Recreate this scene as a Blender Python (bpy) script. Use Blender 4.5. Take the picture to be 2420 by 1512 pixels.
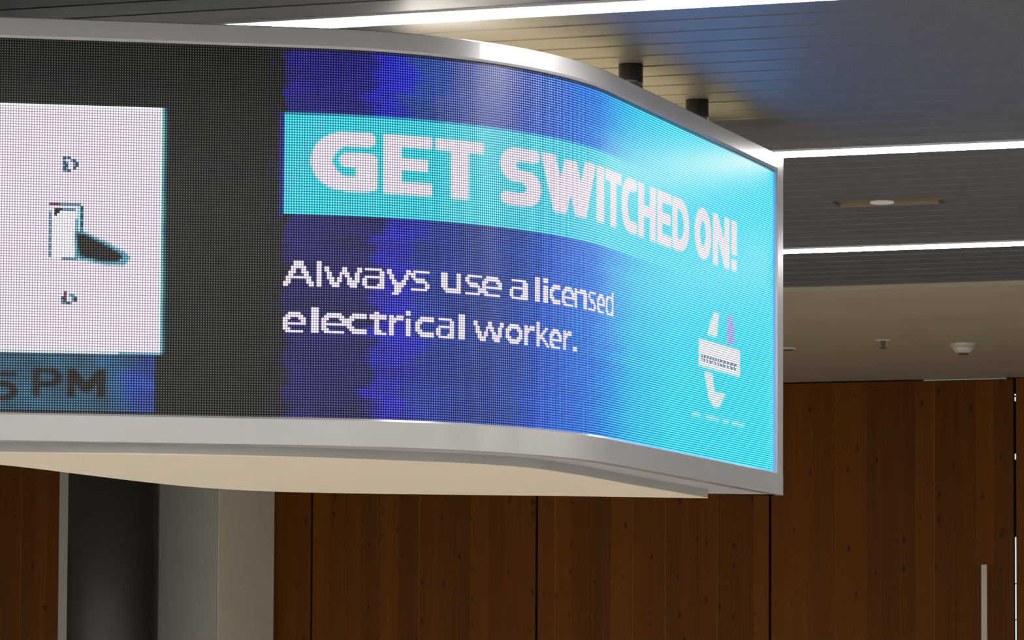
import bpy, math, random
import numpy as np
from mathutils import Matrix, Vector

# ------------------------------------------------------------------ scene, camera, world, exposure
for o in list(bpy.data.objects):
    bpy.data.objects.remove(o, do_unlink=True)
scene = bpy.context.scene
COL = scene.collection
EYE = 1.6                       # camera height above the floor
PITCH, ROLL = 0.05472, 0.00495
cam_data = bpy.data.cameras.new('camera')
cam_data.sensor_width = 36.0
cam_data.sensor_fit = 'HORIZONTAL'
cam_data.lens = 8000.0 / 2420.0 * 36.0
cam_data.shift_y = (1210.34 - 756.0) / 2420.0
cam_data.clip_start = 0.05
cam = bpy.data.objects.new('camera', cam_data)
COL.objects.link(cam)
_R = Vector((1, 0, 0)); _U = Vector((0, -math.sin(PITCH), math.cos(PITCH))); _F = Vector((0, math.cos(PITCH), math.sin(PITCH)))
_x = _R * math.cos(ROLL) + _U * math.sin(ROLL)
_y = _U * math.cos(ROLL) - _R * math.sin(ROLL)
cam.matrix_world = Matrix(((_x.x, _y.x, -_F.x, 0), (_x.y, _y.y, -_F.y, 0), (_x.z, _y.z, -_F.z, EYE), (0, 0, 0, 1)))
scene.camera = cam

world = bpy.data.worlds.new('sky')
scene.world = world
world.use_nodes = True
world.node_tree.nodes['Background'].inputs[0].default_value = (0.62, 0.80, 0.90, 1)
world.node_tree.nodes['Background'].inputs[1].default_value = 1.0

STRIP_POWER = 25.0
vs = scene.view_settings
vs.view_transform = 'Standard'
vs.look = 'None'
vs.exposure = 0.0
vs.gamma = 1.0
vs.use_curve_mapping = False

random.seed(7)
rng = np.random.default_rng(11)
TH = 0.29515                    # the room is turned this far against the view
Z_CEIL = EYE + 1.90
Z_SOFF = EYE + 1.88
V_WALL = 19.66


# ------------------------------------------------------------------ helpers
def new_mat(name, color=(.5, .5, .5), rough=.5, metal=0.0, spec=.5):
    m = bpy.data.materials.new(name)
    m.use_nodes = True
    b = m.node_tree.nodes['Principled BSDF']
    b.inputs['Base Color'].default_value = (*color, 1)
    b.inputs['Roughness'].default_value = rough
    b.inputs['Metallic'].default_value = metal
    b.inputs['Specular IOR Level'].default_value = spec
    return m


def nd(m, kind, **kw):
    n = m.node_tree.nodes.new(kind)
    for k, v in kw.items():
        setattr(n, k, v)
    return n


def ln(m, a, b):
    m.node_tree.links.new(a, b)


def math_node(m, op, a, b=None):
    n = nd(m, 'ShaderNodeMath', operation=op)
    for i, v in enumerate((a, b)):
        if v is None:
            continue
        if isinstance(v, (int, float)):
            n.inputs[i].default_value = v
        else:
            ln(m, v, n.inputs[i])
    return n.outputs[0]


def make_mesh(name, verts, faces, mat=None, smooth=False):
    me = bpy.data.meshes.new(name)
    me.from_pydata([tuple(v) for v in verts], [], faces)
    me.update()
    if mat:
        me.materials.append(mat)
    if smooth:
        me.polygons.foreach_set('use_smooth', [True] * len(me.polygons))
    return me


def add(name, me, parent=None, loc=(0, 0, 0), rotz=0.0):
    o = bpy.data.objects.new(name, me)
    COL.objects.link(o)
    o.location = loc
    o.rotation_euler = (0, 0, rotz)
    if parent:
        o.parent = parent
    return o


def tag(o, label, cat, group=None):
    o['label'] = label
    o['category'] = cat
    if group:
        o['group'] = group
    return o


def struct(o, label=None):
    o['kind'] = 'structure'
    if label:
        o['label'] = label
    return o


def room(u, v, z=0.0):
    """room coordinates (u along the slats to the right, v away from the camera) to world"""
    return (u * math.cos(TH) + v * math.sin(TH), -u * math.sin(TH) + v * math.cos(TH), z)


class MB:
    def __init__(self):
        self.v, self.f = [], []

    def box(self, x0, x1, y0, y1, z0, z1):
        n = len(self.v)
        self.v += [(x0, y0, z0), (x1, y0, z0), (x1, y1, z0), (x0, y1, z0), (x0, y0, z1), (x1, y0, z1), (x1, y1, z1), (x0, y1, z1)]
        self.f += [tuple(n + i for i in q) for q in ((3, 2, 1, 0), (4, 5, 6, 7), (0, 1, 5, 4), (1, 2, 6, 5), (2, 3, 7, 6), (3, 0, 4, 7))]
        return self

    def bevel_box(self, x0, x1, y0, y1, z0, z1, b):
        """box with the four edges along z chamfered"""
        pl = [(x0 + b, y0), (x1 - b, y0), (x1, y0 + b), (x1, y1 - b), (x1 - b, y1), (x0 + b, y1), (x0, y1 - b), (x0, y0 + b)]
        return self.prism(pl, z0, z1)

    def prism(self, pl, z0, z1):
        n = len(self.v); k = len(pl)
        self.v += [(x, y, z0) for x, y in pl] + [(x, y, z1) for x, y in pl]
        self.f.append(tuple(n + i for i in reversed(range(k))))
        self.f.append(tuple(n + k + i for i in range(k)))
        for i in range(k):
            j = (i + 1) % k
            self.f.append((n + i, n + j, n + k + j, n + k + i))
        return self

    def lathe(self, prof, seg=32, cx=0, cy=0):
        """prof: list of (r, z) from one end to the other"""
        n = len(self.v); m = len(prof)
        for i in range(seg):
            a = 2 * math.pi * i / seg
            self.v += [(cx + r * math.cos(a), cy + r * math.sin(a), z) for r, z in prof]
        for i in range(seg):
            j = (i + 1) % seg
            for k in range(m - 1):
                self.f.append((n + i * m + k, n + j * m + k, n + j * m + k + 1, n + i * m + k + 1))
        self.f.append(tuple(n + i * m for i in reversed(range(seg))))
        self.f.append(tuple(n + i * m + m - 1 for i in range(seg)))
        return self

    def mesh(self, name, mat=None, smooth=False):
        return make_mesh(name, self.v, self.f, mat, smooth)


# ------------------------------------------------------------------ materials
def mat_slat():
    m = new_mat('satin_metal_slat', (.118, .121, .128), .5, .15, .3)
    b = m.node_tree.nodes['Principled BSDF']
    tc = nd(m, 'ShaderNodeTexCoord')
    mp = nd(m, 'ShaderNodeMapping')
    mp.inputs['Scale'].default_value = (.8, 60, 60)
    ln(m, tc.outputs['Object'], mp.inputs[0])
    n = nd(m, 'ShaderNodeTexNoise')
    n.inputs['Scale'].default_value = 3.0
    ln(m, mp.outputs[0], n.inputs['Vector'])
    r = nd(m, 'ShaderNodeMapRange')
    r.inputs[3].default_value = .46; r.inputs[4].default_value = .56
    ln(m, n.outputs[0], r.inputs[0])
    ln(m, r.outputs[0], b.inputs['Roughness'])
    return m


def mat_wood():
    m = new_mat('stained_pine', (.2, .07, .015), .6, 0, .12)
    b = m.node_tree.nodes['Principled BSDF']
    tc = nd(m, 'ShaderNodeTexCoord')
    oi = nd(m, 'ShaderNodeObjectInfo')
    off = nd(m, 'ShaderNodeVectorMath', operation='MULTIPLY_ADD')
    rnd3 = nd(m, 'ShaderNodeCombineXYZ')
    ln(m, oi.outputs['Random'], rnd3.inputs[0]); ln(m, oi.outputs['Random'], rnd3.inputs[2])
    ln(m, rnd3.outputs[0], off.inputs[0])
    off.inputs[1].default_value = (37, 0, 53)
    ln(m, tc.outputs['Object'], off.inputs[2])
    # long grain
    mp = nd(m, 'ShaderNodeMapping'); mp.inputs['Scale'].default_value = (14, 14, .45)
    ln(m, off.outputs[0], mp.inputs[0])
    gr = nd(m, 'ShaderNodeTexNoise'); gr.inputs['Scale'].default_value = 1.0; gr.inputs['Detail'].default_value = 5
    gr.inputs['Distortion'].default_value = .6
    ln(m, mp.outputs[0], gr.inputs['Vector'])
    ramp = nd(m, 'ShaderNodeValToRGB')
    ramp.color_ramp.elements[0].position = .3; ramp.color_ramp.elements[0].color = (.108, .033, .0027, 1)
    ramp.color_ramp.elements[1].position = .75; ramp.color_ramp.elements[1].color = (.140, .045, .0040, 1)
    ln(m, gr.outputs[0], ramp.inputs[0])
    # each board its own tone
    mr = nd(m, 'ShaderNodeMapRange'); mr.inputs[3].default_value = .82; mr.inputs[4].default_value = 1.2
    ln(m, oi.outputs['Random'], mr.inputs[0])
    tone = nd(m, 'ShaderNodeMix', data_type='RGBA', blend_type='MULTIPLY'); tone.inputs[0].default_value = 1
    ln(m, ramp.outputs[0], tone.inputs[6]); ln(m, mr.outputs[0], tone.inputs[7])
    # knots
    sx = nd(m, 'ShaderNodeSeparateXYZ'); ln(m, off.outputs[0], sx.inputs[0])
    cx = nd(m, 'ShaderNodeCombineXYZ')
    ln(m, math_node(m, 'MULTIPLY', sx.outputs[0], 11.0), cx.inputs[0]); ln(m, math_node(m, 'MULTIPLY', sx.outputs[2], 5.5), cx.inputs[1])
    vo = nd(m, 'ShaderNodeTexVoronoi', voronoi_dimensions='2D'); vo.inputs['Scale'].default_value = 1.0
    ln(m, cx.outputs[0], vo.inputs['Vector'])
    sep = nd(m, 'ShaderNodeSeparateColor'); ln(m, vo.outputs['Color'], sep.inputs[0])
    size = nd(m, 'ShaderNodeMapRange'); size.inputs[1].default_value = .52; size.inputs[2].default_value = 1
    size.inputs[3].default_value = 0.0; size.inputs[4].default_value = .19
    ln(m, sep.outputs[0], size.inputs[0])
    kn = nd(m, 'ShaderNodeMapRange'); kn.inputs[3].default_value = 1; kn.inputs[4].default_value = 0
    ln(m, math_node(m, 'DIVIDE', vo.outputs['Distance'], math_node(m, 'MAXIMUM', size.outputs[0], .0001)), kn.inputs[0])
    km = nd(m, 'ShaderNodeMix', data_type='RGBA')
    ln(m, math_node(m, 'MULTIPLY', kn.outputs[0], .93), km.inputs[0])
    ln(m, tone.outputs[2], km.inputs[6]); km.inputs[7].default_value = (.014, .006, .003, 1)
    # a pale sapwood edge on some of the boards
    s0 = nd(m, 'ShaderNodeSeparateXYZ'); ln(m, tc.outputs['Object'], s0.inputs[0])
    sap = math_node(m, 'MULTIPLY', math_node(m, 'LESS_THAN', s0.outputs[0], .0045), math_node(m, 'GREATER_THAN', math_node(m, 'FRACT', math_node(m, 'MULTIPLY', oi.outputs['Random'], 7.3)), .74))
    se = nd(m, 'ShaderNodeMix', data_type='RGBA')
    ln(m, math_node(m, 'MULTIPLY', sap, .5), se.inputs[0]); ln(m, km.outputs[2], se.inputs[6]); se.inputs[7].default_value = (.26, .13, .035, 1)
    ln(m, se.outputs[2], b.inputs['Base Color'])
    bp = nd(m, 'ShaderNodeBump'); bp.inputs['Strength'].default_value = .12; bp.inputs['Distance'].default_value = .004
    ln(m, gr.outputs[0], bp.inputs['Height']); ln(m, bp.outputs[0], b.inputs['Normal'])
    return m


def mat_noise(name, c0, c1, scale, rough, metal=0.0, spec=.5):
    m = new_mat(name, c0, rough, metal, spec)
    b = m.node_tree.nodes['Principled BSDF']
    tc = nd(m, 'ShaderNodeTexCoord')
    n = nd(m, 'ShaderNodeTexNoise'); n.inputs['Scale'].default_value = scale; n.inputs['Detail'].default_value = 4
    ln(m, tc.outputs['Object'], n.inputs['Vector'])
    r = nd(m, 'ShaderNodeValToRGB')
    r.color_ramp.elements[0].position = .35; r.color_ramp.elements[0].color = (*c0, 1)
    r.color_ramp.elements[1].position = .65; r.color_ramp.elements[1].color = (*c1, 1)
    ln(m, n.outputs[0], r.inputs[0]); ln(m, r.outputs[0], b.inputs['Base Color'])
    return m


def mat_emit(name, color, strength):
    m = new_mat(name, (.8, .8, .8), .5)
    b = m.node_tree.nodes['Principled BSDF']
    b.inputs['Emission Color'].default_value = (*color, 1)
    b.inputs['Emission Strength'].default_value = strength
    return m


def mat_led():
    """black mask with one round grey lamp per cell; each cell gives off the picture's colour"""
    m = new_mat('led_matrix', (.01, .01, .01), .32, 0, .22)
    b = m.node_tree.nodes['Principled BSDF']
    uv = nd(m, 'ShaderNodeUVMap'); uv.uv_map = 'cell'
    sub = nd(m, 'ShaderNodeVectorMath', operation='SUBTRACT'); sub.inputs[1].default_value = (.5, .5, 0)
    ln(m, uv.outputs[0], sub.inputs[0])
    leng = nd(m, 'ShaderNodeVectorMath', operation='LENGTH'); ln(m, sub.outputs[0], leng.inputs[0])
    r2 = math_node(m, 'POWER', math_node(m, 'DIVIDE', leng.outputs['Value'], .31), 2.0)
    g = math_node(m, 'POWER', 2.71828, math_node(m, 'MULTIPLY', r2, -1.0))
    mask = nd(m, 'ShaderNodeMapRange'); mask.inputs[1].default_value = .16; mask.inputs[2].default_value = .29
    mask.inputs[3].default_value = 1; mask.inputs[4].default_value = 0
    ln(m, leng.outputs['Value'], mask.inputs[0])
    base = nd(m, 'ShaderNodeMix', data_type='RGBA')
    ln(m, mask.outputs[0], base.inputs[0])
    base.inputs[6].default_value = (.004, .004, .0035, 1); base.inputs[7].default_value = (.24, .23, .215, 1)
    ln(m, base.outputs[2], b.inputs['Base Color'])
    at = nd(m, 'ShaderNodeAttribute'); at.attribute_name = 'picture'
    glow = math_node(m, 'ADD', math_node(m, 'MULTIPLY', g, .91), .09)
    # extra blue added at each lamp's middle, to throw more blue onto the ceiling
    r3 = math_node(m, 'POWER', math_node(m, 'DIVIDE', leng.outputs['Value'], .12), 2.0)
    core = math_node(m, 'MULTIPLY', math_node(m, 'POWER', 2.71828, math_node(m, 'MULTIPLY', r3, -1.0)), 18.0)
    sp = nd(m, 'ShaderNodeSeparateColor'); ln(m, at.outputs['Color'], sp.inputs[0])
    extra = math_node(m, 'MULTIPLY', math_node(m, 'MAXIMUM', math_node(m, 'SUBTRACT', sp.outputs[2], math_node(m, 'ADD', sp.outputs[0], .9)), 0.0), core)
    cb = nd(m, 'ShaderNodeCombineColor')
    ln(m, math_node(m, 'MULTIPLY', sp.outputs[0], glow), cb.inputs[0])
    ln(m, math_node(m, 'MULTIPLY', sp.outputs[1], glow), cb.inputs[1])
    ln(m, math_node(m, 'ADD', math_node(m, 'MULTIPLY', sp.outputs[2], glow), extra), cb.inputs[2])
    ln(m, cb.outputs[0], b.inputs['Emission Color'])
    b.inputs['Emission Strength'].default_value = 1.0
    return m


M = dict(
    slat=mat_slat(), wood=mat_wood(),
    void=new_mat('dark_void', (.012, .011, .010), .8),
    floor=mat_noise('pale_floor', (.56, .53, .48), (.60, .57, .52), 1.3, .35),
    wall=mat_noise('white_plaster', (.70, .68, .63), (.73, .71, .66), 2.0, .7),
    wallwarm=mat_noise('pier_side_tone', (.84, .80, .66), (.86, .82, .68), 2.0, .7),
    pierfront=mat_noise('pier_front_tone', (.36, .355, .315), (.385, .38, .34), 2.0, .7),
    body=mat_noise('grey_body_paint', (.42, .42, .415), (.44, .44, .435), 5.0, .5),
    lid_absorb=mat_noise('bounce_cut_dark', (.030, .027, .022), (.036, .032, .026), 6.0, .7),
    cove=mat_emit('warm_cove_diffuser', (1.0, .78, .42), 1.9),
    hatchside=new_mat('cream_hatch_edge', (.30, .27, .20), .6),
    soffit=mat_noise('soffit_paint', (.42, .36, .265), (.44, .38, .285), 2.0, .65),
    column=mat_noise('dark_column_paint', (.020, .018, .017), (.024, .022, .020), 3.0, .45),
    frame=mat_noise('silver_paint', (.49, .49, .487), (.505, .505, .502), 5.0, .22, .35),
    cream=mat_noise('cream_panel_paint', (.92, .835, .645), (.93, .845, .655), 4.0, .45),
    post=new_mat('black_post_paint', (.02, .02, .022), .16),
    light=mat_emit('strip_diffuser', (1.0, .965, .94), STRIP_POWER),
    lip=new_mat('white_light_lip', (.75, .74, .72), .4),
    led=mat_led(),
    mask=new_mat('black_mask', (.012, .011, .011), .5),
    seam=new_mat('dark_seam', (.008, .006, .005), .9),
    steel=new_mat('brushed_handle', (.42, .38, .32), .4, .5),
    plastic=new_mat('offwhite_plastic', (.62, .58, .50), .45),
    dull=new_mat('dull_brass', (.16, .12, .08), .5, .4),
    hatch=new_mat('brown_hatch_paint', (.17, .11, .045), .6),
    disc=new_mat('pale_disc_cover', (.80, .76, .80), .5),
)

U0, U1 = -13.0, 6.0              # room extent across
V0 = -5.0                        # wall behind the camera

# ------------------------------------------------------------------ room shell
struct(add('floor', MB().box(U0, U1, V0, V_WALL + .3, -.12, 0).mesh('floor', M['floor']), rotz=-TH), 'pale polished floor of the hall')
struct(add('wall_left', MB().box(U0 - .2, U0, V0, V_WALL + .3, 0, Z_CEIL + .2).mesh('wall_left', M['wall']), rotz=-TH))
struct(add('wall_right', MB().box(U1, U1 + .2, V0, V_WALL + .3, 0, Z_CEIL + .2).mesh('wall_right', M['wall']), rotz=-TH))
struct(add('wall_front', MB().box(U0, U1, V0 - .2, V0, 0, Z_CEIL + .2).mesh('wall_front', M['wall']), rotz=-TH))

# slat ceiling: backing board, every slat its own piece, light strips in between
ceil = struct(add('ceiling', MB().box(U0, U1, V0, 15.5, Z_CEIL + .07, Z_CEIL + .2).mesh('ceiling', M['void']), rotz=-TH), 'slat ceiling of satin metal boards')
STRIPS = [-3.95, -1.38, 1.19, 3.76, 6.33, 8.90, 11.495, 14.01]
SW = .075                        # half width of a light slot
HATCH_U = (-2.578, -2.163)


def slat_mesh(w, u0, u1):
    """a board whose near edge hangs a few millimetres below the far edge of the one before"""
    prof = [(0, .026), (0, .0026), (.0022, 0.0), (w * .5, .0012), (w, .0026), (w, .026)]
    k = len(prof)
    v = [(u0, y, z) for y, z in prof] + [(u1, y, z) for y, z in prof]
    f = [(i, i + k, i + 1 + k, i + 1) for i in range(k - 1)] + [(k - 1, 2 * k - 1, k, 0)]
    f += [tuple(range(k)), tuple(reversed(range(k, 2 * k)))]
    f = [tuple(reversed(q)) for q in f]
    return make_mesh('slat', v, f, M['slat'])


edges = [V0] + STRIPS + [15.434]
hatch_v = None
for i in range(len(edges) - 1):
    a = edges[i] + (SW if i > 0 else 0)
    b = edges[i + 1] - (SW if i < len(edges) - 2 else 0)
    n = max(1, round((b - a) / .1605))
    w = (b - a) / n
    me = slat_mesh(w, U0, U1)
    for k in range(n):
        va = a + k * w
        if 12.60 < va < 12.76 and hatch_v is None:
            hatch_v = (va, va + w)
            add('slat', slat_mesh(w, U0, HATCH_U[0]), ceil, (0, va, Z_CEIL))
            add('slat', slat_mesh(w, HATCH_U[1], U1), ceil, (0, va, Z_CEIL))
        else:
            add('slat', me, ceil, (0, va, Z_CEIL))
# recessed hatch left open in one slat
hb = MB()
hb.box(HATCH_U[0] - .01, HATCH_U[1] + .01, hatch_v[0] - .005, hatch_v[1] + .005, Z_CEIL + .014, Z_CEIL + .03)
ht = add('hatch_tray', hb.mesh('hatch_tray', M['hatch']), ceil)
add('hatch_edge', MB().box(HATCH_U[0], HATCH_U[1] - .03, hatch_v[1] - .008, hatch_v[1] - .001, Z_CEIL + .003, Z_CEIL + .014).mesh('hatch_edge', M['hatchside']), ht)

SL = ['long white light strip in the slat ceiling, outside the picture towards the camera'] * 5 + [
    'nearest bright light strip, running just above the curved screen',
    'middle bright light strip, meeting the upper right corner of the screen',
    'farthest bright light strip, between the slats near the white soffit']
dif = MB().box(U0 + .02, U1 - .02, -.060, .060, -.0045, .02).mesh('diffuser', M['light'])
lipm = MB().box(U0 + .02, U1 - .02, 0, .008, -.0035, .03).mesh('edge_lip', M['lip'])
for i, v in enumerate(STRIPS):
    r = tag(add('ceiling_light', None, None, room(0, v, Z_CEIL), -TH), SL[i], 'ceiling light', 'light strips in the slat ceiling')
    add('diffuser', dif, r)
    add('edge_lip', lipm, r, (0, .063, 0))
    add('edge_lip', lipm, r, (0, -.071, 0))

# plain soffit between the slats and the timber wall
struct(add('soffit', MB().box(U0, U1, 15.272, V_WALL + .3, Z_SOFF, Z_SOFF + .35).mesh('soffit', M['soffit']), rotz=-TH), 'plain painted soffit over the timber wall')

# timber wall: panels of upright boards
wall = struct(add('wall_back', MB().box(U0, -4.383, V_WALL + .035, V_WALL + .2, 0, Z_SOFF).box(-2.914, U1, V_WALL + .035, V_WALL + .2, 0, Z_SOFF).mesh('wall_back', M['seam']), rotz=-TH), 'timber wall of stained pine panels')
SEAMS = [-13.0, -11.62, -10.17, -8.72, -7.271, -5.820, -4.375, -2.922, -1.47, -.02, 1.43, 2.88, 4.33, 6.0]
GAP = .008


def planks(parent, u0, u1, z0, z1, n=13):
    ws = [random.uniform(.8, 1.2) for _ in range(n)]
    tot = sum(ws)
    u = u0
    for wd in ws:
        w = wd / tot * (u1 - u0)
        me = MB().bevel_box(0, w, 0, .035, z0, z1, .0005).mesh('plank', M['wood'])
        add('plank', me, parent, (u - (u0 + u1) / 2, random.uniform(-.0006, .0006), 0))
        u += w


def panel(u0, u1, name, z1, parent, n=13):
    p = bpy.data.objects.new(name, None)
    COL.objects.link(p)
    p.empty_display_size = .2
    p.parent = parent
    p.location = ((u0 + u1) / 2, V_WALL, 0)
    planks(p, u0, u1, 0.0, z1, n)
    return p


for i in range(len(SEAMS) - 1):
    if i == 6:
        continue
    a, b = SEAMS[i] + GAP, SEAMS[i + 1] - GAP
    if i == 7:
        a = SEAMS[i] + .010
    if SEAMS[i] > -1.5 or SEAMS[i + 1] < -10.1:      # well outside the picture: wide boards
        panel(a, b, 'panel', Z_SOFF - .006, wall, 4)
    else:
        panel(a, b, 'panel', Z_SOFF - .006, wall)

# the door with daylight in its gaps
D0, D1 = -4.375 + GAP, -2.922 - .006
door = add('door_1', MB().box(D0 + .004, D1 - .001, .035, .06, .01, Z_SOFF - .012).mesh('door_core', M['seam']), None, room(0, V_WALL), -TH)
struct(door, 'tall stained pine door with daylight in its gaps')
ws = [random.uniform(.8, 1.2) for _ in range(13)]
u = D0
for wd in ws:
    w = wd / sum(ws) * (D1 - D0)
    add('plank', MB().bevel_box(0, w, 0, .035, .01, Z_SOFF - .009, .0005).mesh('plank', M['wood']), door, (u, random.uniform(-.0006, .0006), 0))
    u += w
h = add('handle', MB().bevel_box(-.0185, .0185, -.062, -.045, EYE - .62, EYE + .785, .003).mesh('handle', M['steel']), door, (-3.0915, 0, 0))
h['label'] = 'long flat metal bar handle'
for z in (EYE - .5, EYE + .60):
    add('stud', MB().lathe([(.009, 0), (.009, .05)], 12).mesh('stud', M['steel']), h, (0, -.047, z)).rotation_euler = (-math.pi / 2, 0, 0)
seal_spans = [(0, .05), (EYE + .466, EYE + .471), (EYE + .676, EYE + .681), (EYE + .951, EYE + 1.404), (EYE + 1.438, EYE + 1.745), (EYE + 1.770, EYE + 1.777), (EYE + 1.789, Z_SOFF)]
for z0, z1 in seal_spans:
    add('seal', MB().box(-2.936, -2.911, .062, .075, z0, z1).mesh('seal', M['seam']), door)
add('seal', MB().box(D0 - .02, -3.465, .062, .075, Z_SOFF - .03, Z_SOFF).mesh('seal', M['seam']), door)
add('seal', MB().box(-2.976, -2.91, .062, .075, Z_SOFF - .03, Z_SOFF).mesh('seal', M['seam']), door)
add('seal', MB().box(D0 - .02, D0 + .02, .062, .075, 0, Z_SOFF).mesh('seal', M['seam']), door)

# pier, front coloured darker and greyer than its sides, with a dark round column
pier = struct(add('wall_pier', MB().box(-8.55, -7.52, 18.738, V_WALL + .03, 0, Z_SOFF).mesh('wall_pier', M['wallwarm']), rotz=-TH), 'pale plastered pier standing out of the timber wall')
add('front_face', MB().box(-8.55, -7.523, 18.728, 18.740, 0, Z_SOFF).mesh('front_face', M['pierfront']), pier)
colm = tag(add('column', None, None, room(-7.976, 18.23), 0), 'dark round column in front of the pale pier below the screen', 'column')
add('shaft', MB().lathe([(.265, 0.0), (.265, Z_SOFF)], 64).mesh('shaft', M['column'], True), colm)
add('base_ring', MB().lathe([(.285, 0.0), (.285, .08), (.27, .09)], 64).mesh('base_ring', M['column'], False), colm)

# ------------------------------------------------------------------ curved LED display
PIT = 1.0 / 144
Z_T, Z_B = EYE + 1.7478, EYE + .7478
CURVE = dict(x0=-1.6, y0=8.8993, a0=.15307, s1=1.0638, L=1.09264, a1=1.17842)
S_MIN, S_LED, S_END = -.8, 3.686, 3.752
_ds = .002
_g = np.arange(S_MIN, 4.2, _ds)
_ang = CURVE['a0'] + (CURVE['a1'] - CURVE['a0']) * np.clip((_g - CURVE['s1']) / CURVE['L'], 0, 1)
_X = np.concatenate([[0], np.cumsum(np.cos((_ang[1:] + _ang[:-1]) / 2) * _ds)])
_Y = np.concatenate([[0], np.cumsum(np.sin((_ang[1:] + _ang[:-1]) / 2) * _ds)])
_i0 = int(round((0 - S_MIN) / _ds))
_X += CURVE['x0'] - _X[_i0]
_Y += CURVE['y0'] - _Y[_i0]


def on_curve(s, off=0.0):
    """plan point of the LED face at arc length s, moved by off towards the viewer"""
    x = np.interp(s, _g, _X); y = np.interp(s, _g, _Y); a = np.interp(s, _g, _ang)
    return x + np.sin(a) * off, y - np.cos(a) * off


disp = tag(add('video_display', None, None, (0, 9.6, EYE + .645)), 'large curved LED video display in a silver frame hung from the ceiling', 'display')
DOFF = Vector((0, 9.6, EYE + .645))


def dadd(name, me):
    o = add(name, me, disp)
    me.transform(Matrix.Translation(-DOFF))
    return o


# --- picture on the LED matrix ---------------------------------------------
C0, C1, ROWS = int(round(S_MIN / PIT)), 531, 144
NC = C1 - C0
SS = 3                                                     # sub-samples per lamp
cc = (np.arange(NC * SS) + .5) / SS + C0
rr = (np.arange(ROWS * SS) + .5) / SS
CC, RR = np.meshgrid(cc, rr)


def down(a):
    return a.reshape(ROWS, SS, NC, SS).mean(axis=(1, 3))


colc = np.arange(NC) + .5 + C0
rowc = np.arange(ROWS) + .5
PC, PR = np.meshgrid(colc, rowc)
pic = np.zeros((ROWS, NC, 3))


def keys(ks, at):
    ks = sorted(ks)
    p = [k[0] for k in ks]
    return np.stack([np.interp(at, p, [k[1][i] for k in ks]) for i in range(3)], -1)


def smooth_noise(sx, sy, seed):
    g = np.random.default_rng(seed).random((ROWS // sy + 3, NC // sx + 3))
    y = np.arange(ROWS) / sy; x = np.arange(NC) / sx
    yi = y.astype(int); xi = x.astype(int); fy = (y - yi)[:, None]; fx = (x - xi)[None]
    a = g[np.ix_(yi, xi)]; b = g[np.ix_(yi, xi + 1)]; c = g[np.ix_(yi + 1, xi)]; d = g[np.ix_(yi + 1, xi + 1)]
    return (a * (1 - fx) + b * fx) * (1 - fy) + (c * (1 - fx) + d * fx) * fy


n1 = smooth_noise(26, 5, 1); n2 = smooth_noise(9, 4, 2); n3 = np.random.default_rng(3).random((ROWS, NC))
bands = np.random.default_rng(5).random(ROWS)[:, None]
jig = PC + (n2 - .5) * 9 + (np.repeat(np.random.default_rng(6).random(ROWS // 4), 4)[:, None] - .5) * 8
low = keys([(139, (.006, .006, .008)), (144, (.014, .018, .27)), (176, (.012, .016, .23)), (181, (.022, .024, .82)), (191, (.022, .03, .80)),
            (197, (.02, .09, .58)), (222, (.02, .10, .50)), (243, (.015, .13, .62)), (263, (.01, .20, .85)), (295, (.004, .33, 1.05)), (317, (.02, .55, 1.25)),
            (342, (.05, .86, 1.45)), (395, (.09, 1.15, 1.6)), (531, (.11, 1.25, 1.65))], jig)
up = keys([(139, (.006, .006, .008)), (144, (.016, .018, .44)), (176, (.014, .016, .38)), (181, (.022, .024, .85)), (191, (.03, .05, .80)),
           (197, (.03, .14, .60)), (207, (.03, .15, .60)), (209, (.13, .20, .62)), (243, (.10, .19, .72)), (263, (.05, .24, .92)), (295, (.01, .36, 1.1)), (317, (.02, .62, 1.3)),  # paler upper part past the step: strip glare painted into the picture
           (342, (.06, .92, 1.5)), (395, (.10, 1.2, 1.6)), (531, (.12, 1.3, 1.65))], jig)
pic[:] = np.where((PR < 45)[..., None], up, low) * np.stack([np.ones_like(PC), 1.15 + .5 * np.clip((PC - 240) / 80, 0, 1), np.full_like(PC, 1.55)], -1)
dim = np.clip((262 - PC) / 90, 0, 1)
pic *= (1 - dim * (.55 * n1 + .25 * n2 + .2 * n3 - .2) * .9)[..., None]
pic[..., 2] *= 1 - .18 * np.clip((PC - 300) / 100, 0, 1) * (n1 - .5)
# dark field between the two pictures
dark = PC < 142.6 + (n2 - .5) * 3
pic[dark] = 0
pic[dark] += (np.stack([.004 + .003 * n1, .005 + .006 * n1, .004 + .003 * n2], -1))[dark]
spark = dark & (PC > 136) & (n3 > .88)
pic[spark] = (.01, .012, .12)
pic[0] *= .15


def lay(mask, colr):
    a = down(mask.astype(float)) if mask.shape != (ROWS, NC) else mask.astype(float)
    pic[:] = pic * (1 - a[..., None]) + np.asarray(colr) * a[..., None]


def box_mask(c0, c1, r0, r1):
    return (CC >= c0) & (CC < c1) & (RR >= r0) & (RR < r1)


WHITE = np.array((2.5, 2.15, 2.65))
# cyan headline band
bandc = keys([(143, (.09, 1.65, 1.8)), (207, (.09, 1.65, 1.8)), (208.5, (.18, 1.75, 1.9)), (290, (.14, 1.8, 2.0)), (340, (.12, 1.85, 2.2)), (420, (.12, 2.0, 2.5)), (531, (.12, 2.1, 2.6))], PC)
a = down(box_mask(142.5, 531, 25.6, 65).astype(float))[..., None] * np.clip((520 - PC) / 120, 0, 1)[..., None]
pic[:] = pic * (1 - a) + bandc * a
edge = (PC > 141) & (PC < 142.6) & (PR > 25) & (PR < 66)
pic[edge] = (.01, .03, .45)
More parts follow.
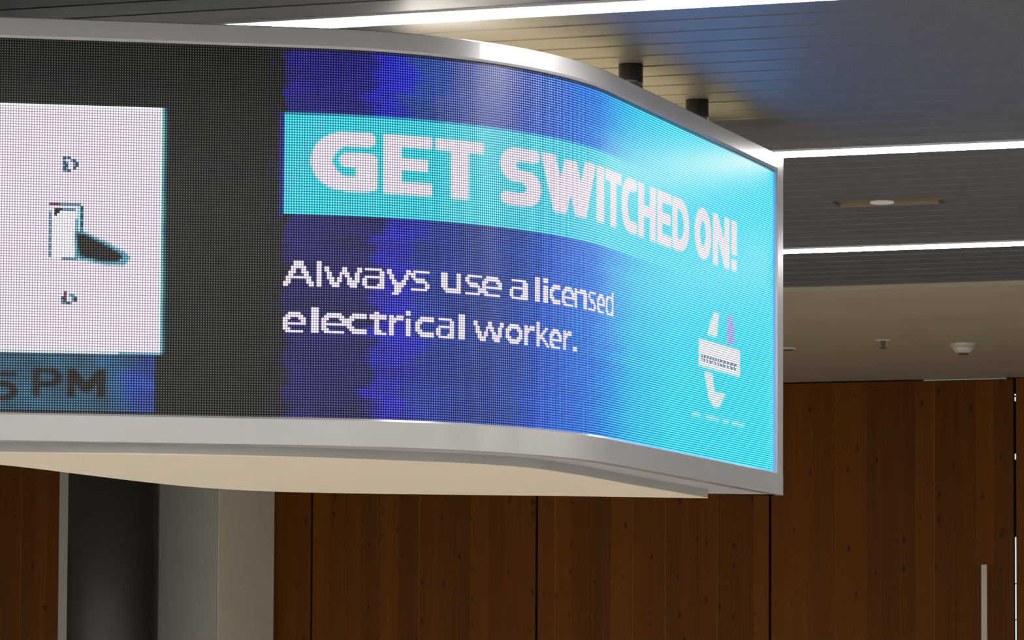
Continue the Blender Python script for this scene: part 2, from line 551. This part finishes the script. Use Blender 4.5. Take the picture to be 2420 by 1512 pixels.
# white panel with a switch drawing
lay(box_mask(-200, 95, 25, 120), WHITE)
lay(box_mask(-200, 95, 25, 26.2), (3.0, 3.0, 3.2))
wob = np.abs(n2 - .5) * 2
for c in (95, 96, 97):
    for r in range(25, 120):
        k = n2[r, c - C0]
        pic[r, c - C0] = {95: (2.0, 2.6, 2.8), 96: (.06 + .3 * k, .55 + .4 * k, .75), 97: (.01, .05 + .2 * k, .18 + .2 * k)}[c]
lay(box_mask(80, 96.5, 120, 121), (.3, .8, 1.1))
lay(box_mask(-200, 80, 119.4, 120.6), (2.2, 2.5, 2.8))
ICON = {
    # drawings read lamp by lamp: # dark, o blue-grey, r dark red, w bright white
    'd_mark': (58, 45, ['#o#...', 'o..o#.', '#o..o#', 'o#..o#', '#o..#.', 'oo#...']),
    'd_mark_low': (58, 97, ['.r....', '.r.oo.', '#r..o#', 'o#..o#', 'oo#o..']),
}
TONE = {'#': (.02, .10, .22), 'o': (.25, .55, .85), 'r': (.35, .05, .14), 'w': (1.6, 1.6, 1.7), 'k': (.012, .011, .014), 'b': (.05, .6, .85)}
for c0, r0, art in ICON.values():
    for i, line in enumerate(art):
        for j, ch in enumerate(line):
            if ch in TONE:
                pic[r0 + i, c0 + j - C0] = TONE[ch]


def hrun(r, c0, c1, ch, step=1):
    for c in range(c0, c1, step):
        pic[r, c - C0] = TONE[ch]


hrun(63, 53, 57, 'r'); hrun(63, 57, 65, 'o')
for r in range(64, 75):
    pic[r, 65 - C0] = TONE['#'] if r % 3 else TONE['b']
    pic[r, 64 - C0] = (.9, 2.0, 2.2)
for r in range(69, 75):
    pic[r, 63 - C0] = (.35, .9, 1.2)
for r in range(66, 84):
    pic[r, 53 - C0] = TONE['o'] if r % 3 else (.7, .9, 1.2)
hrun(84, 58, 64, 'o'); hrun(65, 57, 63, 'o'); hrun(65, 55, 58, 'k'); hrun(66, 55, 57, 'k'); hrun(67, 55, 56, 'k')
for r in range(66, 84):
    for c in range(54, 63):
        if tuple(pic[r, c - C0]) == tuple(WHITE):
            pic[r, c - C0] = (3.0, 2.8, 3.1)


def poly_mask(pts):
    inside = np.zeros(CC.shape, bool)
    n = len(pts)
    for i in range(n):
        (x0, y0), (x1, y1) = pts[i], pts[(i + 1) % n]
        if y0 == y1:
            continue
        cond = (RR >= min(y0, y1)) & (RR < max(y0, y1))
        xi = x0 + (RR - y0) * (x1 - x0) / (y1 - y0)
        inside ^= cond & (CC < xi)
    return inside


lay(poly_mask([(62.6, 73.6), (66, 73.6), (74, 77), (82, 81.2), (84.5, 83.4), (82, 86.6), (74, 86.6), (63, 84.4)]), (.25, .85, 1.15))
lay(poly_mask([(63.2, 74.4), (66, 74.6), (73.2, 78), (80.2, 81.8), (81.4, 83.4), (79, 85.4), (73.2, 85.2), (64.6, 83.4)]), (.012, .011, .013))
# time bar
barc = keys([(-200, (.015, .10, .17)), (70, (.015, .09, .16)), (80, (.012, .10, .24)), (86, (.01, .05, .34)), (95, (.012, .06, .36))], PC + (n2 - .5) * 8)
a = down(box_mask(-200, 94, 121.2, 143).astype(float))[..., None]
pic[:] = pic * (1 - a) + 2.2 * barc * (.65 + .7 * n2[..., None]) * a


# lettering -----------------------------------------------------------------
def arc(cx, cy, rx, ry, a0, a1, n=14):
    return [(cx + rx * math.cos(math.radians(a0 + (a1 - a0) * i / n)), cy + ry * math.sin(math.radians(a0 + (a1 - a0) * i / n))) for i in range(n + 1)]


GLYPH = {
    'G': ([[(.96, 0), (.56, 0)] + arc(.56, .5, .56, .5, 270, 90) + [(1, 1), (1, .47), (.62, .47)]], 2.6),
    'E': ([[(1, 0), (0, 0), (0, 1), (1, 1)], [(0, .5), (.88, .5)]], 99),
    'T': ([[(0, 0), (1, 0)], [(.5, 0), (.5, 1)]], 99),
    'S': ([[(.93, 0), (.42, 0)] + arc(.42, .245, .42, .245, 270, 90) + [(.58, .49)] + arc(.58, .745, .42, .255, 270, 450) + [(.04, 1)]], 2.8),
    'W': ([[(0, 0), (.25, 1), (.5, .06), (.75, 1), (1, 0)]], 99),
    'I': ([[(.5, 0), (.5, 1)]], 99),
    'C': ([[(1, 0), (.58, 0)] + arc(.58, .5, .58, .5, 270, 90) + [(1, 1)]], 2.8),
    'H': ([[(0, 0), (0, 1)], [(1, 0), (1, 1)], [(0, .5), (1, .5)]], 99),
    'D': ([[(0, 0), (0, 1), (.4, 1)] + arc(.4, .5, .6, .5, 90, -90) + [(0, 0)]], 2.8),
    'O': ([arc(.5, .5, .5, .5, 0, 360, 40)], 2.3),
    'N': ([[(0, 1), (0, 0), (1, 1), (1, 0)]], 99),
    '!': ([[(.5, 0), (.5, .60)], [(.5, 1), (.5, 1.001)]], 99),
    'P': ([[(0, 1), (0, 0), (.6, 0)] + arc(.6, .29, .4, .29, 270, 450) + [(0, .58)]], 3),
    'M': ([[(0, 1), (0, 0), (.5, .78), (1, 0), (1, 1)]], 99),
    '5': ([[(.95, 0), (.1, 0), (.1, .42), (.5, .42)] + arc(.5, .71, .5, .29, 270, 450) + [(0, 1)]], 3),
}


def glyph_mask(ch, c0, c1, r0, r1, pw, ph):
    polys, p = GLYPH[ch]
    hw, hh = pw / 2, ph / 2
    out = np.zeros(CC.shape, bool)
    sel_c = np.where((cc > c0 - 1) & (cc < c1 + 1))[0]; sel_r = np.where((rr > r0 - 1) & (rr < r1 + 1))[0]
    X, Y = np.meshgrid(cc[sel_c], rr[sel_r])
    acc = np.zeros(X.shape, bool)
    for pl in polys:
        q = [(c0 + hw + x * (c1 - c0 - 2 * hw), r0 + hh + y * (r1 - r0 - 2 * hh)) for x, y in pl]
        for (xa, ya), (xb, yb) in zip(q[:-1], q[1:]):
            k = max(2, int(max(abs(xb - xa), abs(yb - ya)) * 3) + 1)
            for t in np.linspace(0, 1, k):
                dx = np.abs(X - (xa + (xb - xa) * t)) / hw; dy = np.abs(Y - (ya + (yb - ya) * t)) / hh
                acc |= (np.maximum(dx, dy) < 1) if p > 50 else (dx ** p + dy ** p < 1)
    out[np.ix_(sel_r, sel_c)] = acc
    return out


for ch, c0, c1, pw, ph in [('G', 153.6, 179.7, 8.4, 5.4), ('E', 182.2, 202.6, 7.4, 4.6), ('T', 204.3, 226.5, 7.9, 4.4), ('S', 234.7, 257.3, 8.2, 5.0),
                           ('W', 257.6, 296.6, 8.8, 2.2), ('I', 298.0, 306.0, 7.6, 4), ('T', 306.9, 326.0, 7.0, 4.4), ('C', 326.2, 344.8, 7.0, 5.0), ('H', 346.2, 367.9, 7.2, 4.6),
                           ('E', 369.6, 387.9, 6.8, 4.6), ('D', 389.1, 411.2, 7.0, 4.8), ('O', 418.5, 440.9, 7.4, 5.2), ('N', 443.5, 466.2, 6.8, 3.4), ('!', 468.6, 477.8, 7.6, 5.0)]:
    lay(glyph_mask(ch, c0, c1, 32.2, 55.2, pw, ph), WHITE)
for ch, c0, c1, r0, r1 in [('P', 47.4, 58.8, 126.6, 137.6), ('M', 60.6, 75.2, 126.6, 137.6), ('5', 31.0, 41.9, 128.2, 139.4)]:
    lay(glyph_mask(ch, c0, c1, r0, r1, 3.1, 2.1), (.010, .005, .004))

BITS = {
    'A': ['....XXXX....', '....XXXX....', '...XXXXXX...', '...XX..XX...', '..XXX..XXX..', '..XX....XX..', '.XXXXXXXXXX.', '.XX......XX.', 'XXX......XXX', 'XX........XX'],
    'l': ['XX'] * 10,
    'i': ['XX', 'XX', '..', 'XX', 'XX', 'XX', 'XX', 'XX', 'XX', 'XX'],
    'w': ['XX.....XXX....XX', 'XX.....XXX....XX', '.XX...XXXXX..XX.', '.XX...XX.XX..XX.', '.XXX.XX...XX.XX.', '..XX.XX...XXXXX.', '..XXXX....XXXX..', '...XXX.....XXX..'],
    'a': ['.XXXXXX.', '......XX', '......XX', '.XXXXXXX', 'XX....XX', 'XX....XX', 'XX...XXX', '.XXXXXXX'],
    'y': ['XX......XX', 'XX......XX', '.XX....XX.', '.XX....XX.', '..XX..XX..', '..XXXXXX..', '...XXXX...', '...XXX....', '...XXX....', '..XXX.....'],
    's': ['.XXXXXXX', 'XX......', 'XX......', '.XXXXX..', '..XXXXX.', '......XX', '......XX', 'XXXXXXX.'],
    'u': ['XXX...XX', 'XXX...XX', 'XXX...XX', 'XXX...XX', 'XXX...XX', 'XXX...XX', '.XXXXXXX', '..XXXXXX'],
    'e': ['..XXXXX..', '.XXXXXXX.', 'XXX...XXX', 'XX.....XX', 'XXXXXXXXX', 'XX.......', 'XXX......', '.XXXXXXX.'],
    'c': ['..XXXXX', '.XXXXXX', 'XXX....', 'XX.....', 'XX.....', 'XXX....', '.XXXXXX', '..XXXXX'],
    'n': ['XX.XXXX.', 'XXXXXXXX', 'XX....XX', 'XX....XX', 'XX....XX', 'XX....XX', 'XX....XX', 'XX....XX'],
    'd': ['......XX', '......XX', '.XXXXXXX', 'XXX..XXX', 'XX....XX', 'XX....XX', 'XX....XX', 'XX....XX', 'XXX..XXX', '.XXXXXXX'],
    't': ['..XX...', 'XXXXXXX', 'XXXXXXX', '..XX...', '..XX...', '..XX...', '..XX...', '..XXX..', '..XXXXX'],
    'r': ['XX.XXX', 'XXXXXX', 'XXX...', 'XX....', 'XX....', 'XX....', 'XX....', 'XX....'],
    'k': ['XX......', 'XX......', 'XX...XX.', 'XX..XX..', 'XX.XX...', 'XXXX....', 'XXXXX...', 'XX..XX..', 'XX...XX.', 'XX....XX'],
    'o': ['..XXXXX..', '.XXXXXXX.', 'XXX...XXX', 'XX.....XX', 'XX.....XX', 'XXX...XXX', '.XXXXXXX.', '..XXXXX..'],
    '.': ['XXX', 'XXX'],
}
LINE1 = [('A', 142.7, 154.7), ('l', 155.5, 157.8), ('w', 158.7, 174.0), ('a', 174.4, 182.9), ('y', 184.0, 194.1), ('s', 194.4, 202.5), ('u', 207.4, 216.3), ('s', 218.2, 226.4), ('e', 226.5, 235.7), ('a', 240.5, 249.6), ('l', 254.2, 257.4), ('i', 258.6, 261.8), ('c', 262.9, 270.4), ('e', 271.2, 279.5), ('n', 280.5, 289.6), ('s', 290.6, 298.0), ('e', 298.9, 307.2), ('d', 308.0, 317.1)]
LINE2 = [('e', 143.0, 152.5), ('l', 153.6, 156.6), ('e', 158.4, 167.5), ('c', 168.4, 176.1), ('t', 176.7, 183.9), ('r', 184.9, 191.0), ('i', 191.9, 194.3), ('c', 195.9, 203.7), ('a', 204.9, 213.4), ('l', 215.1, 218.0), ('w', 222.5, 237.0), ('o', 237.6, 246.9), ('r', 248.2, 254.4), ('k', 255.2, 263.0), ('e', 263.4, 271.2), ('r', 272.4, 278.4), ('.', 279.4, 282.2)]
for line, base in ((LINE1, 93), (LINE2, 111)):
    for ch, c0, c1 in line:
        art = BITS[ch]
        ca, cb = int(round(c0)), int(round(c1))
        top = base - len(art) + (2 if ch == 'y' else 0)
        for c in range(ca, cb):
            j = min(len(art[0]) - 1, int((c - ca + .5) / (cb - ca) * len(art[0])))
            for i, row in enumerate(art):
                if row[j] == 'X':
                    pic[top + i, c - C0] = WHITE
# plug emblem at the right end
LW = (2.0, 2.4, 2.6)
lay(poly_mask([(445.4, 77.4), (451.9, 77.4), (449, 88.4), (435.6, 88.4), (440.0, 82.0)]), LW)
lay(poly_mask([(463.6, 76.4), (469.8, 76.4), (473.4, 82.0), (472.8, 89.6), (463.2, 89.6)]), (1.0, 1.0, 2.0))
lay(poly_mask([(424.6, 91.4), (482.0, 91.4), (481.6, 103.2), (424.0, 103.2)]), (2.4, 2.45, 2.7))
lay(poly_mask([(431.6, 105.4), (443.2, 105.4), (446.0, 113.4), (461.0, 113.0), (453.0, 119.6), (445.5, 120.6), (438.4, 117.6)]), LW)
mk = np.random.default_rng(21)
c = 428
while c < 478:
    w = int(mk.integers(2, 5))
    hrun(98, c, c + w, 'o'); hrun(100, c, c + w - int(mk.integers(0, 2)), 'o')
    pic[99, c - C0] = (.3, .35, .7)
    c += w + 1
for c0, c1 in ((415, 427), (434, 452), (457, 466), (470, 488)):
    lay(box_mask(c0, c1, 124.6, 126.4), (.9, 2.4, 2.8))

# --- LED modules: one cell per lamp ------------------------------------------
bounds = list(range(C0, C1, 72))
bounds = bounds[:-1] + [C1] if C1 - bounds[-1] < 30 else bounds + [C1]
for ca, cb in zip(bounds[:-1], bounds[1:]):
    n = cb - ca
    sx, sy = on_curve(np.arange(ca, cb + 1) * PIT)
    zz = Z_T - np.arange(ROWS + 1) * PIT
    V = np.empty((ROWS + 1, n + 1, 3))
    V[..., 0] = sx; V[..., 1] = sy; V[..., 2] = zz[:, None]
    idx = np.arange((ROWS + 1) * (n + 1)).reshape(ROWS + 1, n + 1)
    F = np.stack([idx[1:, :-1], idx[1:, 1:], idx[:-1, 1:], idx[:-1, :-1]], -1).reshape(-1, 4)
    me = bpy.data.meshes.new('led_module')
    me.from_pydata(V.reshape(-1, 3).tolist(), [], F.tolist())
    uvl = me.uv_layers.new(name='cell')
    uvl.data.foreach_set('uv', np.tile(np.array([0, 0, 1, 0, 1, 1, 0, 1], 'f'), len(F)))
    ca_ = me.color_attributes.new('picture', 'FLOAT_COLOR', 'CORNER')
    c4 = np.ones((ROWS, n, 4, 4), 'f')
    c4[..., :3] = pic[:, ca - C0:cb - C0, None, :]
    ca_.data.foreach_set('color', c4.ravel())
    me.materials.append(M['led'])
    me.polygons.foreach_set('use_smooth', [True] * len(me.polygons))
    me.update()
    dadd('led_module', me)

# --- silver bezel: top band, bottom band and right end, chamfered towards the LED face
PROUD, CH = .014, .006
Z_FT, Z_FB = EYE + 1.803, EYE + .673


def sweep(name, prof, s0, s1, mat, n=160, closed=True):
    """sweep a section of (off, z) points along the face curve"""
    ss = np.linspace(s0, s1, n)
    k = len(prof)
    v = []
    for s in ss:
        for off, z in prof:
            x, y = on_curve(s, off)
            v.append((float(x), float(y), z))
    f = []
    for i in range(n - 1):
        for j in range(k):
            q = (j + 1) % k
            f.append((i * k + j, i * k + q, (i + 1) * k + q, (i + 1) * k + j))
    f.append(tuple(reversed(range(k))))
    f.append(tuple((n - 1) * k + j for j in range(k)))
    me = make_mesh(name, v, f, mat)
    import bmesh
    bm = bmesh.new(); bm.from_mesh(me); bmesh.ops.recalc_face_normals(bm, faces=bm.faces); bm.to_mesh(me); bm.free()
    return me


top_prof = [(-.02, Z_FT), (PROUD - .003, Z_FT), (PROUD, Z_FT - .003), (PROUD, Z_T + CH), (PROUD - CH, Z_T), (-.002, Z_T), (-.02, Z_T)]
bot_prof = [(-.02, Z_B), (-.002, Z_B), (PROUD - CH, Z_B), (PROUD, Z_B - CH), (PROUD, Z_FB), (-.02, Z_FB)]
dadd('bezel_top', sweep('bezel_top', top_prof, S_MIN, S_END, M['frame']))
dadd('bezel_bottom', sweep('bezel_bottom', bot_prof, S_MIN, S_END, M['frame']))
pe = [on_curve(S_LED + a, o) for a, o in ((0, -.02), (0, PROUD - CH), (CH, PROUD + .0003), (S_END - S_LED - .003, PROUD + .0003), (S_END - S_LED, PROUD - .003), (S_END - S_LED, -.02))]
dadd('bezel_end', MB().prism([(float(x), float(y)) for x, y in pe], Z_B - CH - .001, Z_T + CH + .001).mesh('bezel_end', M['frame']))


def spline(pts, n=8):
    out = []
    P = [pts[0]] + list(pts) + [pts[-1]]
    for i in range(1, len(P) - 2):
        p0, p1, p2, p3 = (np.array(P[i + k]) for k in (-1, 0, 1, 2))
        for t in np.linspace(0, 1, n, endpoint=False):
            out.append(tuple(.5 * ((2 * p1) + (-p0 + p2) * t + (2 * p0 - 5 * p1 + 4 * p2 - p3) * t ** 2 + (-p0 + 3 * p1 - 3 * p2 + p3) * t ** 3)))
    out.append(tuple(pts[-1]))
    return [(float(a), float(b)) for a, b in out]


fr = [tuple(float(t) for t in on_curve(s, -.019)) for s in np.linspace(S_MIN, S_END, 90)]
back = spline([(.872, 11.135), (.65, 11.115), (.3, 11.06), (-.1, 10.98), (-.5, 10.90), (-.8, 10.74), (-1.05, 10.44), (-1.3, 10.0), (-1.5, 9.65), (-1.75, 9.38), (-2.05, 9.18), (-2.35, 8.98)])
dadd('body', MB().prism(fr + back, Z_FB, Z_FT - .012).mesh('body', M['body']))
fr2, bk2 = fr, back
tp = dadd('bounce_cut_lid', MB().prism(fr2 + bk2, Z_FT - .013, Z_FT - .002).mesh('bounce_cut_lid', M['lid_absorb']))  # added dark lid, soaks up strip light before it bounces to the slats
tp['label'] = 'unseen dark lid added on top to cut bounce onto the ceiling'
_c = (.12, 10.35)
cv = [(_c[0] + (x - _c[0]) * .86, _c[1] + (y - _c[1]) * .86) for x, y in fr2 + bk2 if x > -.42]
cl = dadd('cove_light', MB().prism(cv, Z_FT - .003, Z_FT + .006).mesh('cove_light', M['cove']))
cl['label'] = 'warm light lying on top, shining up at the ceiling'
sf = spline([(-2.05, 8.90), (-1.364, 8.995), (-.974, 9.03), (-.584, 9.125), (-.245, 9.28), (-.095, 9.372), (.0565, 9.530), (.1835, 9.785), (.3165, 10.118), (.444, 10.437), (.5485, 10.69), (.631, 10.888)])
sb = spline([(.625, 10.892), (.1215, 10.804), (-.283, 10.76), (-.683, 10.68), (-.91, 10.525), (-1.08, 10.267), (-1.279, 9.816), (-1.352, 9.64), (-1.436, 9.47), (-1.62, 9.18), (-2.0, 8.93)])
bp = dadd('base_panel', MB().prism(sf + sb, EYE + .645, EYE + .6475).mesh('base_panel', M['cream']))
dadd('base_rim', MB().prism(sf + sb, EYE + .6475, Z_FB + .001).mesh('base_rim', M['body']))
bp['label'] = 'cream panel on the underside'
for px, py in ((.3505, 10.09), (.583, 10.69)):
    dadd('hanger_post', MB().lathe([(.037, Z_FT - .01), (.037, Z_CEIL + .01)], 32, px, py).mesh('hanger_post', M['post'], True))

# ------------------------------------------------------------------ small fittings overhead
t = tag(add('ceiling_disc', None, None, room(-2.394, 12.722, Z_CEIL - .004)), 'small pale round cover in the open hatch of the slat ceiling', 'ceiling cover')
add('cover', MB().lathe([(.046, .006), (.046, .001), (.043, 0)], 32).mesh('cover', M['disc']), t)
add('stem', MB().lathe([(.02, .016), (.02, .006)], 16).mesh('stem', M['dull']), t)
t = tag(add('sprinkler', None, None, room(-3.279, 17.448, Z_SOFF)), 'small sprinkler head hanging from the soffit, left of the smoke detector', 'sprinkler')
add('flange', MB().lathe([(.042, 0), (.042, -.003), (.03, -.006)], 24).mesh('flange', M['plastic']), t)
add('stem', MB().lathe([(.013, -.004), (.010, -.030), (.008, -.042)], 16).mesh('stem', M['dull']), t)
add('deflector', MB().lathe([(.017, -.042), (.017, -.046)], 16).mesh('deflector', M['dull']), t)
t = tag(add('smoke_detector', None, None, room(-2.906, 17.739, Z_SOFF)), 'round off-white smoke detector on the soffit near the door', 'smoke detector')
add('base', MB().lathe([(.068, 0), (.068, -.012), (.060, -.016)], 32).mesh('base', M['plastic']), t)
add('dome', MB().lathe([(.058, -.014), (.054, -.030), (.042, -.044), (.028, -.050)], 32).mesh('dome', M['plastic'], True), t)
add('sensor_ring', MB().lathe([(.027, -.049), (.027, -.057), (.022, -.060)], 24).mesh('sensor_ring', M['dull']), t)
t = tag(add('soffit_disc', None, None, room(-3.847, 17.725, Z_SOFF)), 'flat round cover on the soffit, half hidden by the screen edge', 'ceiling cover')
add('cover', MB().lathe([(.045, 0), (.045, -.006), (.038, -.010)], 32).mesh('cover', M['plastic']), t)
add('insert', MB().lathe([(.030, -.009), (.030, -.012)], 24).mesh('insert', M['dull']), t)
